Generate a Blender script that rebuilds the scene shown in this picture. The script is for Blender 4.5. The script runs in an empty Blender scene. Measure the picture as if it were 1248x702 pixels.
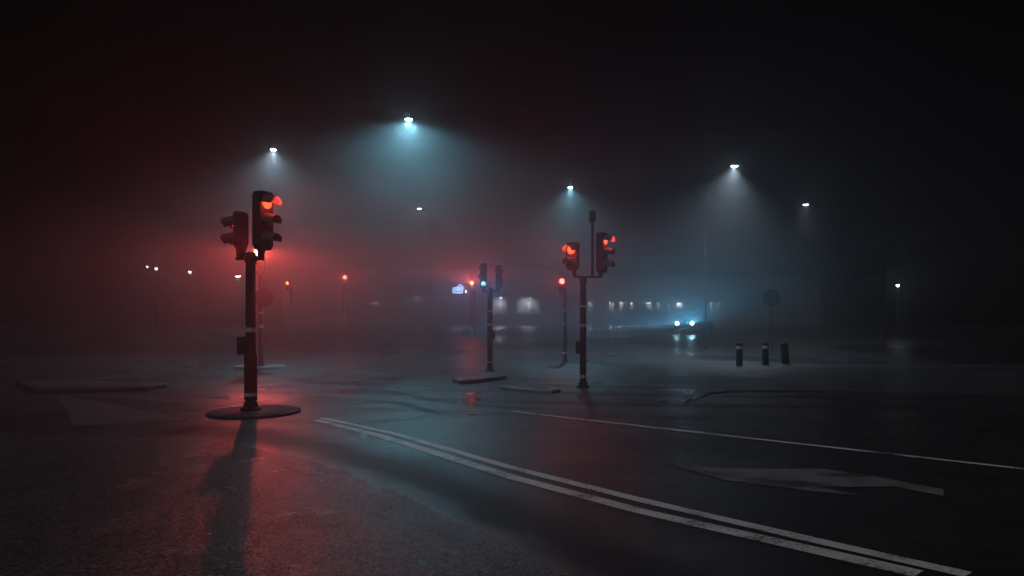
import bpy, bmesh, math, random
from mathutils import Vector, Matrix
R = math.radians
rnd = random.Random(7)
SC = bpy.context.scene
COL = SC.collection

# ------------------------------------------------------------------ camera numbers (used to read places off the photograph)
F, CX, HY, EYE = 910.0, 624.0, 400.0, 1.27

def zg(y):
    """height of the terrain: level crossing, then the street climbs gently"""
    if y < 27: return 0.0
    t = y - 27
    if t < 10: return 0.0018*t*t
    if y < 60: return 0.18 + 0.036*(t-10)
    if y < 85: return 1.008 + 0.025*(y-60)
    return 1.633

def at(px, py, y):
    return Vector(((px-CX)/F*y, y, EYE + (HY-py)/F*y))

def gr(px, py, z=0.0):
    """point of the level ground seen at a place of the photograph"""
    y = (EYE-z)*F/(py-HY)
    return Vector(((px-CX)/F*y, y, z))

# ------------------------------------------------------------------ materials
MATS = {}
def _new(name):
    m = bpy.data.materials.new(name); m.use_nodes = True
    nt = m.node_tree
    return m, nt, nt.nodes['Principled BSDF'], nt.nodes['Material Output']

def N(nt, kind, **kw):
    n = nt.nodes.new(kind)
    for k, v in kw.items():
        if k in n.inputs: n.inputs[k].default_value = v
        else: setattr(n, k, v)
    return n

def coords(nt, scale=(1,1,1)):
    tc = N(nt, 'ShaderNodeTexCoord'); mp = N(nt, 'ShaderNodeMapping')
    mp.inputs['Scale'].default_value = scale
    nt.links.new(tc.outputs['Object'], mp.inputs['Vector'])
    return mp.outputs['Vector']

def ramp(nt, src, a, b, ca, cb):
    r = N(nt, 'ShaderNodeValToRGB')
    r.color_ramp.elements[0].position = a; r.color_ramp.elements[1].position = b
    r.color_ramp.elements[0].color = ca if len(ca) == 4 else (*ca, 1)
    r.color_ramp.elements[1].color = cb if len(cb) == 4 else (*cb, 1)
    nt.links.new(src, r.inputs['Fac'])
    return r.outputs['Color']

def mapr(nt, src, a, b, c, d):
    m = N(nt, 'ShaderNodeMapRange')
    for k, v in zip(('From Min','From Max','To Min','To Max'), (a,b,c,d)): m.inputs[k].default_value = v
    nt.links.new(src, m.inputs['Value'])
    return m.outputs['Result']

def paint(name, col, rough=0.5, metal=0.0, var=0.25, scale=9.0, bump=0.05):
    m, nt, p, o = _new(name)
    v = coords(nt)
    n = N(nt, 'ShaderNodeTexNoise', Scale=scale, Detail=5.0, Roughness=0.65)
    nt.links.new(v, n.inputs['Vector'])
    lo = tuple(c*(1-var) for c in col); hi = tuple(min(1, c*(1+var)) for c in col)
    nt.links.new(ramp(nt, n.outputs['Fac'], .3, .7, lo, hi), p.inputs['Base Color'])
    nt.links.new(mapr(nt, n.outputs['Fac'], .3, .7, max(.05, rough-.12), min(1, rough+.12)), p.inputs['Roughness'])
    p.inputs['Metallic'].default_value = metal
    if bump:
        n2 = N(nt, 'ShaderNodeTexNoise', Scale=scale*12, Detail=3.0)
        nt.links.new(v, n2.inputs['Vector'])
        b = N(nt, 'ShaderNodeBump', Strength=bump, Distance=.01)
        nt.links.new(n2.outputs['Fac'], b.inputs['Height']); nt.links.new(b.outputs['Normal'], p.inputs['Normal'])
    MATS[name] = m
    return m

def mth(nt, op, a, b=None, clamp=False):
    n = nt.nodes.new('ShaderNodeMath'); n.operation = op; n.use_clamp = clamp
    for i, v in enumerate((a, b)):
        if v is None: continue
        if isinstance(v, (int, float)): n.inputs[i].default_value = v
        else: nt.links.new(v, n.inputs[i])
    return n.outputs[0]

def mixf(nt, fac, a, b):
    n = nt.nodes.new('ShaderNodeMix'); n.data_type = 'FLOAT'
    nt.links.new(fac, n.inputs['Factor'])
    for k, v in (('A', a), ('B', b)):
        if isinstance(v, (int, float)): n.inputs[k].default_value = v
        else: nt.links.new(v, n.inputs[k])
    return n.outputs['Result']

def mixc(nt, fac, a, b, blend='MIX'):
    n = nt.nodes.new('ShaderNodeMix'); n.data_type = 'RGBA'; n.blend_type = blend
    if isinstance(fac, (int, float)): n.inputs['Factor'].default_value = fac
    else: nt.links.new(fac, n.inputs['Factor'])
    for k, v in (('A', a), ('B', b)):
        if isinstance(v, tuple): n.inputs[k].default_value = (*v, 1)
        else: nt.links.new(v, n.inputs[k])
    return n.outputs['Result']

def asphalt(name, col, grain, bump, rlo, rhi, wet_scale, wet_stretch=(1,1,1), facet=.15, corner=False, fade=False):
    """wet road: aggregate of tilted stones, film of water in the roughness, tyre tracks, a coarse old corner and hairline cracks"""
    m, nt, p, o = _new(name)
    L = nt.links.new
    v = coords(nt)
    big = N(nt, 'ShaderNodeTexNoise', Scale=wet_scale, Detail=7.0, Roughness=.62, Distortion=.5)
    L(coords(nt, wet_stretch), big.inputs['Vector'])
    patch = N(nt, 'ShaderNodeTexNoise', Scale=1.7, Detail=5.0, Roughness=.6); L(v, patch.inputs['Vector'])
    fine = N(nt, 'ShaderNodeTexNoise', Scale=grain*1.6, Detail=3.0, Roughness=.7); L(v, fine.inputs['Vector'])
    vor = N(nt, 'ShaderNodeTexVoronoi', Scale=grain); L(v, vor.inputs['Vector'])
    vor2 = N(nt, 'ShaderNodeTexVoronoi', Scale=grain*.62); L(v, vor2.inputs['Vector'])
    base = ramp(nt, vor.outputs['Color'], .1, .95, tuple(c*.5 for c in col), tuple(c*1.7 for c in col))
    base = mixc(nt, 1.0, base, ramp(nt, patch.outputs['Fac'], .3, .7, (.6,.6,.62), (1,1,1)), 'MULTIPLY')
    rough = mapr(nt, big.outputs['Fac'], .36, .64, rlo, rhi)
    rough = mth(nt, 'ADD', rough, mth(nt, 'MULTIPLY', mth(nt, 'SUBTRACT', patch.outputs['Fac'], .5), .25), True)
    fac_ = N(nt, 'ShaderNodeValue'); fac_.outputs[0].default_value = facet; tilt = fac_.outputs[0]
    stones = vor.outputs['Color']
    # crack network
    ck = N(nt, 'ShaderNodeTexVoronoi', feature='DISTANCE_TO_EDGE', Scale=.33); 
    wob = N(nt, 'ShaderNodeTexNoise', Scale=2.3, Detail=5.0); L(v, wob.inputs['Vector'])
    wv = N(nt, 'ShaderNodeVectorMath', operation='ADD'); L(v, wv.inputs[0])
    ws = N(nt, 'ShaderNodeVectorMath', operation='SCALE'); L(wob.outputs['Color'], ws.inputs[0]); ws.inputs['Scale'].default_value = .9
    L(ws.outputs[0], wv.inputs[1]); L(wv.outputs[0], ck.inputs['Vector'])
    crack = mapr(nt, ck.outputs['Distance'], .0, .009, 1, 0)
    crack = mth(nt, 'MULTIPLY', crack, mapr(nt, patch.outputs['Fac'], .45, .6, 0, 1), True)
    base = mixc(nt, crack, base, (.008,.008,.008))
    if corner:
        sp = N(nt, 'ShaderNodeSeparateXYZ'); L(v, sp.inputs[0])
        x = mth(nt, 'MAXIMUM', sp.outputs['X'], -5.2); y = sp.outputs['Y']
        q = mth(nt, 'MULTIPLY', mth(nt, 'ADD', x, 4.7), mth(nt, 'ADD', x, .99))
        yf = mth(nt, 'ADD', mth(nt, 'ADD', 5.471, mth(nt, 'MULTIPLY', x, -.787)), mth(nt, 'MULTIPLY', q, -.1756))
        s_ = mth(nt, 'SUBTRACT', yf, y)
        s_ = mth(nt, 'ADD', s_, mth(nt, 'MULTIPLY', mth(nt, 'SUBTRACT', patch.outputs['Fac'], .5), .9))
        cm = mapr(nt, s_, -.15, .45, 0, 1)
        band = mth(nt, 'MULTIPLY', mapr(nt, s_, -1.3, -.6, 0, 1), mapr(nt, s_, -.2, .35, 1, 0), True)
        cb = ramp(nt, vor2.outputs['Color'], .2, .9, (.018,.018,.018), (.15,.145,.145))
        base = mixc(nt, cm, base, cb)
        base = mixc(nt, mth(nt, 'MULTIPLY', band, .75), base, (.014,.014,.015))
        rough = mixf(nt, cm, rough, mapr(nt, patch.outputs['Fac'], .3, .7, .15, .32))
        rough = mixf(nt, mth(nt, 'MULTIPLY', band, .8), rough, .6)
        tilt = mixf(nt, cm, tilt, .55)
        stones = mixc(nt, cm, stones, vor2.outputs['Color'])
        # tyre tracks sweeping round the bend: darker, drier lanes
        wv2 = N(nt, 'ShaderNodeTexWave', wave_type='RINGS', rings_direction='Z', Scale=.17, Distortion=1.2, Detail=2.0)
        wv2.inputs['Detail Scale'].default_value = .5
        mp = N(nt, 'ShaderNodeMapping'); mp.inputs['Location'].default_value = (-9, -46, 0); L(v, mp.inputs['Vector']); L(mp.outputs[0], wv2.inputs['Vector'])
        tr = mth(nt, 'MULTIPLY', mapr(nt, wv2.outputs['Fac'], .62, .9, 0, 1), mth(nt, 'MULTIPLY', mapr(nt, y, 9.5, 12, 0, 1), mapr(nt, y, 15, 22, 1, .12)), True)
        base = mixc(nt, mth(nt, 'MULTIPLY', tr, .5), base, (.018,.018,.019))
        rough = mth(nt, 'ADD', rough, mth(nt, 'MULTIPLY', tr, .16), True)
    if fade:
        uv = N(nt, 'ShaderNodeUVMap'); su = N(nt, 'ShaderNodeSeparateXYZ'); L(uv.outputs[0], su.inputs[0])
        e = mth(nt, 'SUBTRACT', 1.0, mth(nt, 'MULTIPLY', mth(nt, 'ABSOLUTE', mth(nt, 'SUBTRACT', su.outputs['Y'], .5)), 2.0))
        u = mth(nt, 'SUBTRACT', 1.0, mth(nt, 'MULTIPLY', mth(nt, 'ABSOLUTE', mth(nt, 'SUBTRACT', su.outputs['X'], .5)), 2.0))
        al = mth(nt, 'MULTIPLY', mapr(nt, mth(nt, 'ADD', e, mth(nt, 'MULTIPLY', mth(nt, 'SUBTRACT', patch.outputs['Fac'], .5), 1.0)), .1, .8, 0, .5), mapr(nt, u, 0, .3, 0, 1), True)
        L(al, p.inputs['Alpha'])
    L(base, p.inputs['Base Color']); L(rough, p.inputs['Roughness'])
    p.inputs['IOR'].default_value = 1.4
    ge = N(nt, 'ShaderNodeNewGeometry')
    sb = N(nt, 'ShaderNodeVectorMath', operation='SUBTRACT'); sb.inputs[1].default_value = (.5,.5,.5); L(stones, sb.inputs[0])
    mk = N(nt, 'ShaderNodeVectorMath', operation='MULTIPLY'); mk.inputs[1].default_value = (1,1,0); L(sb.outputs[0], mk.inputs[0])
    ml = N(nt, 'ShaderNodeVectorMath', operation='SCALE'); L(mk.outputs[0], ml.inputs[0]); L(tilt, ml.inputs['Scale'])
    ad = N(nt, 'ShaderNodeVectorMath', operation='ADD'); L(ml.outputs[0], ad.inputs[0]); L(ge.outputs['Normal'], ad.inputs[1])
    no = N(nt, 'ShaderNodeVectorMath', operation='NORMALIZE'); L(ad.outputs[0], no.inputs[0])
    b = N(nt, 'ShaderNodeBump', Distance=.004, Strength=bump)
    L(mth(nt, 'SUBTRACT', fine.outputs['Fac'], mth(nt, 'MULTIPLY', crack, 1.5)), b.inputs['Height']); L(no.outputs[0], b.inputs['Normal'])
    wav = N(nt, 'ShaderNodeTexNoise', Scale=.9, Detail=3.0, Roughness=.5); L(v, wav.inputs['Vector'])
    b2 = N(nt, 'ShaderNodeBump', Strength=.3, Distance=.05)
    L(wav.outputs['Fac'], b2.inputs['Height']); L(b.outputs['Normal'], b2.inputs['Normal'])
    L(b2.outputs['Normal'], p.inputs['Normal'])
    MATS[name] = m
    return m

def puddle_water(name):
    m, nt, p, o = _new(name)
    p.inputs['Base Color'].default_value = (.012,.012,.013,1); p.inputs['Roughness'].default_value = .07; p.inputs['IOR'].default_value = 1.33
    n = N(nt, 'ShaderNodeTexNoise', Scale=3.0, Detail=3.0); nt.links.new(coords(nt, (1,2.2,1)), n.inputs['Vector'])
    b = N(nt, 'ShaderNodeBump', Strength=.22, Distance=.05); nt.links.new(n.outputs['Fac'], b.inputs['Height']); nt.links.new(b.outputs['Normal'], p.inputs['Normal'])
    MATS[name] = m

def road_paint(name, col, worn=.42):
    """worn white marking over dark asphalt"""
    m, nt, p, o = _new(name)
    v = coords(nt)
    n = N(nt, 'ShaderNodeTexNoise', Scale=34.0, Detail=6.0, Roughness=.75)
    nt.links.new(v, n.inputs['Vector'])
    n2 = N(nt, 'ShaderNodeTexNoise', Scale=2.2, Detail=4.0)
    nt.links.new(v, n2.inputs['Vector'])
    ad = N(nt, 'ShaderNodeMath', operation='ADD')
    nt.links.new(n.outputs['Fac'], ad.inputs[0]); nt.links.new(n2.outputs['Fac'], ad.inputs[1])
    nt.links.new(ramp(nt, ad.outputs[0], worn*2-.06, worn*2+.14, (.06,.06,.062), col), p.inputs['Base Color'])
    nt.links.new(mapr(nt, n2.outputs['Fac'], .3, .7, .38, .62), p.inputs['Roughness'])
    n3 = N(nt, 'ShaderNodeTexNoise', Scale=160.0, Detail=3.0)
    nt.links.new(v, n3.inputs['Vector'])
    b = N(nt, 'ShaderNodeBump', Strength=.5, Distance=.003)
    nt.links.new(n3.outputs['Fac'], b.inputs['Height']); nt.links.new(b.outputs['Normal'], p.inputs['Normal'])
    MATS[name] = m
    return m

def glow(name, col, strength):
    m, nt, p, o = _new(name)
    p.inputs['Base Color'].default_value = (*[min(.8, c*.5) for c in col], 1)
    p.inputs['Roughness'].default_value = .25
    p.inputs['Emission Color'].default_value = (*col, 1)
    p.inputs['Emission Strength'].default_value = strength
    try: m.cycles.emission_sampling = 'NONE'      # the lamp beside each lens does the lighting
    except Exception: pass
    MATS[name] = m
    return m

def pane_glass(name, tint=(.8,.85,.88)):
    m, nt, p, o = _new(name)
    tr = N(nt, 'ShaderNodeBsdfTransparent'); tr.inputs['Color'].default_value = (*tint, 1)
    gl = N(nt, 'ShaderNodeBsdfGlossy', Roughness=.06)
    fr = N(nt, 'ShaderNodeFresnel', IOR=1.5)
    mx = N(nt, 'ShaderNodeMixShader')
    nt.links.new(fr.outputs['Fac'], mx.inputs['Fac']); nt.links.new(tr.outputs[0], mx.inputs[1]); nt.links.new(gl.outputs[0], mx.inputs[2])
    nt.links.new(mx.outputs[0], o.inputs['Surface'])
    MATS[name] = m
    return m

asphalt('road_asphalt', (.038,.038,.041), 150, .5, .22, .54, .23, (1.0,.5,1), .16, corner=True)
asphalt('tar_seal', (.02,.02,.022), 200, .4, .42, .62, .8, fade=True)
asphalt('island_fill', (.03,.03,.032), 200, .5, .62, .85, .8)
puddle_water('puddle_water')
asphalt('pavement_stone', (.075,.075,.08), 150, .5, .3, .58, .5)
paint('kerb_stone', (.26,.26,.27), .55, var=.35, scale=6, bump=.25)
paint('dark_kerb_stone', (.042,.042,.046), .5, var=.35, scale=6, bump=.25)
road_paint('white_road_paint', (.8,.8,.8), .43)
road_paint('faded_road_paint', (.21,.21,.22), .49)
road_paint('worn_road_paint', (.16,.16,.17), .53)
paint('dark_post_paint', (.018,.018,.021), .72, .3, bump=.12)
paint('grey_post_metal', (.1,.105,.11), .45, .6, bump=.08)
paint('signal_black', (.02,.02,.022), .7, bump=.06)
paint('visor_black', (.05,.05,.052), .62, bump=.06)
paint('dead_lens', (.03,.022,.018), .2, bump=0)
paint('reflective_tape', (.55,.55,.56), .5, var=.3, bump=.1)
paint('sign_back', (.03,.03,.033), .6, .0)
paint('bark', (.05,.042,.035), .9, var=.4, scale=14, bump=.6)
paint('leaf', (.035,.05,.03), .6, var=.5, scale=3)
paint('dark_wall', (.2,.195,.19), .85, var=.3, scale=1.3, bump=.2)
paint('pale_wall', (.26,.26,.255), .85, var=.25, scale=1.1, bump=.2)
paint('roof_felt', (.05,.05,.055), .8)
paint('window_frame_paint', (.2,.2,.2), .5)
paint('shop_white', (.62,.62,.6), .7, var=.15)
paint('shop_grey', (.2,.205,.22), .8, var=.25, scale=2)
paint('car_paint', (.015,.017,.02), .3, .3, var=.1, bump=0)
paint('rubber', (.02,.02,.02), .8)
paint('rim_metal', (.4,.4,.42), .35, .9)
paint('black_plastic', (.02,.02,.022), .55)
pane_glass('shop_glass')
m = paint('dark_glass', (.012,.014,.016), .14, var=.1, bump=0)
RED = (1.0,.055,.035)
glow('red_lens', (1.0,.072,.02), 3.2)
glow('red_lens_far', (1.0,.10,.07), 10)
glow('red_lens_amber', (1.0,.2,.05), 7)
glow('red_lens_strong', (1.0,.28,.09), 26)
glow('red_lens_dim', (1.0,.06,.04), 3.0)
glow('cyan_lens', (.10,.50,1.0), 9)
glow('lamp_lens', (.75,.95,1.0), 30)
glow('lamp_lens_dim', (.9,.95,1.0), 22)
glow('lamp_lens_small', (.75,.92,1.0), 7)
glow('lamp_lens_warm', (1.0,.93,.72), 16)
glow('headlight_lens', (.5,.86,1.0), 60)
glow('neon_white', (.36,.55,1.0), 4.0)
glow('neon_pink', (1.0,.72,.82), 9)
glow('bulb_white', (1.0,.93,.88), 8)

# ------------------------------------------------------------------ mesh helpers
class MB:
    def __init__(s): s.bm = bmesh.new()
    def box(s, c, d, rot=None):
        c = Vector(c); hx, hy, hz = d[0]/2, d[1]/2, d[2]/2
        M = rot.to_3x3() if rot else Matrix.Identity(3)
        v = [s.bm.verts.new(c + M @ Vector((sx*hx, sy*hy, sz*hz))) for sx in (-1,1) for sy in (-1,1) for sz in (-1,1)]
        for f in ((0,1,3,2),(4,6,7,5),(0,4,5,1),(2,3,7,6),(0,2,6,4),(1,5,7,3)): s.bm.faces.new([v[i] for i in f])
        return s
    def tube(s, pts, rad, seg=12, cap=True):
        pts = [Vector(p) for p in pts]
        if not hasattr(rad, '__len__'): rad = [rad]*len(pts)
        rings = []
        for i, p in enumerate(pts):
            a = pts[max(0, i-1)]; b = pts[min(len(pts)-1, i+1)]
            t = (b-a).normalized()
            u = t.cross(Vector((0,0,1)))
            if u.length < .01: u = Vector((1,0,0))
            u.normalize(); w = t.cross(u)
            rings.append([s.bm.verts.new(p + rad[i]*(math.cos(2*math.pi*k/seg)*u + math.sin(2*math.pi*k/seg)*w)) for k in range(seg)])
        for A, B in zip(rings, rings[1:]):
            for k in range(seg): s.bm.faces.new((A[k], A[(k+1)%seg], B[(k+1)%seg], B[k]))
        if cap:
            s.bm.faces.new(rings[0][::-1]); s.bm.faces.new(rings[-1])
        return s
    def lathe(s, prof, c=(0,0,0), seg=20, axis='Z'):
        """prof: (radius, along axis)"""
        c = Vector(c); rings = []
        for r, h in prof:
            ring = []
            for k in range(seg):
                a = 2*math.pi*k/seg
                q = Vector((r*math.cos(a), r*math.sin(a), h))
                if axis == 'Y': q = Vector((q.x, -q.z, q.y))     # along -Y
                if axis == 'X': q = Vector((q.z, q.x, q.y))
                ring.append(s.bm.verts.new(c+q))
            rings.append(ring)
        for A, B in zip(rings, rings[1:]):
            for k in range(seg): s.bm.faces.new((A[k], A[(k+1)%seg], B[(k+1)%seg], B[k]))
        if prof[0][0] > 1e-4: s.bm.faces.new(rings[0][::-1])
        if prof[-1][0] > 1e-4: s.bm.faces.new(rings[-1])
        bmesh.ops.remove_doubles(s.bm, verts=s.bm.verts, dist=1e-5)
        return s
    def loft(s, rings, closed=True, cap=True):
        R_ = [[s.bm.verts.new(Vector(p)) for p in r] for r in rings]
        n = len(R_[0])
        for A, B in zip(R_, R_[1:]):
            for k in range(n if closed else n-1): s.bm.faces.new((A[k], A[(k+1)%n], B[(k+1)%n], B[k]))
        if cap:
            s.bm.faces.new(R_[0][::-1]); s.bm.faces.new(R_[-1])
        return s
    def prism(s, pts, z0, z1, bevel=0.0):
        lo = [s.bm.verts.new((p[0], p[1], z0)) for p in pts]; hi = [s.bm.verts.new((p[0], p[1], z1)) for p in pts]
        s.bm.faces.new(lo[::-1]); top = s.bm.faces.new(hi)
        n = len(pts)
        for k in range(n): s.bm.faces.new((lo[k], lo[(k+1)%n], hi[(k+1)%n], hi[k]))
        if bevel: bmesh.ops.bevel(s.bm, geom=list(top.edges), offset=bevel, segments=2, affect='EDGES', profile=.5)
        return s
    def build(s, name, mat, parent=None, loc=(0,0,0), rz=0.0, bevel=0, smooth=35, tri=False):
        if bevel: bmesh.ops.bevel(s.bm, geom=s.bm.edges[:], offset=bevel, segments=2, affect='EDGES', profile=.5)
        bmesh.ops.recalc_face_normals(s.bm, faces=s.bm.faces)
        if tri: bmesh.ops.triangulate(s.bm, faces=s.bm.faces)
        me = bpy.data.meshes.new(name); s.bm.to_mesh(me); s.bm.free()
        me.materials.append(MATS[mat])
        if smooth:
            for p in me.polygons: p.use_smooth = True
            me.set_sharp_from_angle(angle=R(smooth))
        o = bpy.data.objects.new(name, me); COL.objects.link(o)
        o.location = loc; o.rotation_euler = (0,0,rz)
        if parent: o.parent = parent
        return o

def thing(name, label, cat, loc=(0,0,0), rz=0, group=None):
    o = bpy.data.objects.new(name, None); COL.objects.link(o)
    o.empty_display_size = .2
    o.location = loc; o.rotation_euler = (0,0,rz)
    o['label'] = label; o['category'] = cat
    if group: o['group'] = group
    return o

def lamp(kind, name, parent, loc, watts, col, rot=(0,0,0), size=90, blend=1.0, rad=.04):
    d = bpy.data.lights.new(name, kind); d.energy = watts; d.color = col
    if kind == 'SPOT':
        d.spot_size = R(size); d.spot_blend = blend
    if kind in ('SPOT','POINT'): d.shadow_soft_size = rad
    if kind == 'AREA': d.size = rad; d.shape = 'SQUARE'
    o = bpy.data.objects.new(name, d); COL.objects.link(o)
    o.parent = parent; o.location = loc; o.rotation_euler = rot
    return o

def structure(o):
    o['kind'] = 'structure'; return o

# ------------------------------------------------------------------ ground
def ground():
    xs = [-138,-90,-60,-40,-28,-20,-14,-9,-5,-2,0,2,5,9,14,20,28,40,60,90,138]
    ys = [-28,-15,-6,0,3,5,7,9,12,15,18,21,24,27] + [27+i for i in range(1,60,2)] + [87,95,103]
    mb = MB()
    g = [[mb.bm.verts.new((x, y, zg(y))) for x in xs] for y in ys]
    for a in range(len(ys)-1):
        for b in range(len(xs)-1): mb.bm.faces.new((g[a][b], g[a][b+1], g[a+1][b+1], g[a+1][b]))
    return structure(mb.build('ground', 'road_asphalt', smooth=60))
ground()

def sheet(name, mat, pts, z):
    """flat marking or patch lying on the road, points (x, y)"""
    mb = MB(); v = [mb.bm.verts.new((p[0], p[1], zg(p[1])+z)) for p in pts]
    f = mb.bm.faces.new(v)
    if f.normal.z < 0 or True:
        f.normal_update()
        if f.normal.z < 0: f.normal_flip()
    bmesh.ops.triangulate(mb.bm, faces=[f])
    me = bpy.data.meshes.new(name); mb.bm.to_mesh(me); mb.bm.free(); me.materials.append(MATS[mat])
    o = bpy.data.objects.new(name, me); COL.objects.link(o)
    return structure(o)

def ribbon(name, mat, pts, w, z, step=.4, wob=.004):
    """painted line of width w along points (x, y)"""
    P = []
    for a, b in zip(pts, pts[1:]):
        a, b = Vector(a[:2]), Vector(b[:2]); n = max(1, int((b-a).length/step))
        P += [a.lerp(b, k/n) for k in range(n)]
    P.append(Vector(pts[-1][:2]))
    mb = MB(); L = []; Q = []
    for i, p in enumerate(P):
        t = (P[min(i+1, len(P)-1)] - P[max(i-1, 0)]).normalized(); n = Vector((-t.y, t.x))
        hw = w/2 + rnd.uniform(-wob, wob)
        L.append(mb.bm.verts.new((*(p+n*hw), zg(p.y)+z))); Q.append(mb.bm.verts.new((*(p-n*hw), zg(p.y)+z)))
    uvl = mb.bm.loops.layers.uv.new('UVMap')
    for i in range(len(P)-1):
        f = mb.bm.faces.new((Q[i], Q[i+1], L[i+1], L[i]))
        for lp, uv in zip(f.loops, ((i,0),(i+1,0),(i+1,1),(i,1))): lp[uvl].uv = (uv[0]/(len(P)-1), uv[1])
    me = bpy.data.meshes.new(name); mb.bm.to_mesh(me); mb.bm.free(); me.materials.append(MATS[mat])
    o = bpy.data.objects.new(name, me); COL.objects.link(o)
    return structure(o)

px = lambda *pp: [gr(a, b) for a, b in pp]
ribbon('tyre_track', 'tar_seal', px((320,458),(400,465),(460,474),(530,488),(620,497),(720,500)), .42, .002, wob=.04)
ribbon('tyre_track', 'tar_seal', px((440,487),(490,492),(530,503),(560,507)), .4, .0025, wob=.04)
for pp in (((556,489),(565,491.5),(580,490),(589,486.5),(582,484),(566,485)), ((560,481.5),(570,483),(586,481),(580,478.5),(566,479)), ((566,505.2),(576,506.6),(584,505.4),(576,504)), ((563,495),(573,497),(588,495.5),(579,493))):
    q = px(*pp); n_ = len(q)
    sheet('puddle', 'puddle_water', [((q[i]*.75+q[(i+1)%n_]*.25) if h_ == 0 else (q[i]*.25+q[(i+1)%n_]*.75)) for i in range(n_) for h_ in (0,1)], .0035)
# double centre line
ribbon('centre_line', 'white_road_paint', px((392,509.5),(480,528.6),(624,570.5),(785,610.8),(995,659.5),(1180,701)), .115, .004)
ribbon('centre_line', 'white_road_paint', px((385,512),(460,530.5),(624,582),(785,624.5),(943,660),(1120,700)), .135, .004)
ribbon('stop_line', 'worn_road_paint', px((437,516.5),(520,507.5),(600,501.5),(642,502)), .17, .004)
ribbon('edge_line', 'white_road_paint', px((624,501.5),(700,510.5),(819,524),(1092,554.5),(1300,578)), .085, .006)
sheet('turn_arrow', 'faded_road_paint', px((804,562),(832,566.5),(868,571),(940,571.5),(1006,572),(1060,580),(1150,597),(1150,605),(1091,593.5),(1000,594),(1059,605.5),(990,599),(886,586),(840,574)), .004)
sheet('painted_wedge', 'worn_road_paint', px((70,481),(156,496.5),(222,511),(222,513.5),(190,513),(156,518),(90,519)), .004)
for a, b, c in ((238,268,472.3),(340,364,468.8),(486,512,431.5),(545,580,428.5),(441,470,455.5),(778,812,489),(700,730,445)):
    sheet('lane_dash', 'worn_road_paint', px((a,c-.9),(b,c-.8),(b+3,c+.8),(a-3,c+.9)), .006)
ribbon('drain_strip', 'kerb_stone', px((876,457.6),(915,459.4),(951,461.2)), .22, .026)

# kerbed islands and the pavement on the right
def island(name, mat, top, pts, h=.11):
    o = structure(MB().prism(pts, -.05, h, .03).build(name, mat))
    cen = sum((Vector(p[:2]) for p in pts), Vector((0,0)))/len(pts)
    q = [cen + (Vector(p[:2])-cen)*(1-.16/max(.17, (Vector(p[:2])-cen).length)) for p in pts]
    sheet(name + '_paving', top, q, h+.004)
    return o
def oval(cx, cy, rx, ry, n=28):
    return [(cx+rx*math.cos(2*math.pi*k/n), cy+ry*math.sin(2*math.pi*k/n)) for k in range(n)]
island('traffic_island', 'island_fill', 'island_fill', oval(-3.86, 11.2, .66, .82), .04)
island('traffic_island', 'kerb_stone', 'pavement_stone', oval(-7.9, 23.4, .76, .8), .1)
island('traffic_island', 'dark_kerb_stone', 'pavement_stone', [tuple(gr(*p, .09)[:2]) for p in ((551,461),(560,463.5),(580,462.5),(605,459.5),(618,457.5),(606,453.5),(585,454),(566,457))], .09)
island('traffic_island', 'kerb_stone', 'pavement_stone', [tuple(gr(*p, .07)[:2]) for p in ((610,470.5),(640,474),(672,475.5),(683,473.5),(675,471),(640,469.5))], .07)
island('traffic_island', 'dark_kerb_stone', 'pavement_stone', [tuple(gr(*p, .1)[:2]) for p in ((40,474),(120,472.5),(180,470.5),(203,467.5),(190,465.5),(120,464),(20,464))], .1)
kb = [(1500,492),(1248,481),(1000,472.5),(930,470.5),(880,470.5),(852,473),(838,478.5),(833,485)]
kp = [tuple(gr(a, b, .1)[:2]) for a, b in [(833,485),(838,478),(846,472),(858,465),(880,456),(892,448),(905,441)]]
island('pavement', 'dark_kerb_stone', 'pavement_stone', kp + [(26, 26.8), (30, 15.2)] + [tuple(gr(a, b, .1)[:2]) for a, b in ((1248,474.5),(1000,471.5),(890,471),(856,474.5))], .016)

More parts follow.
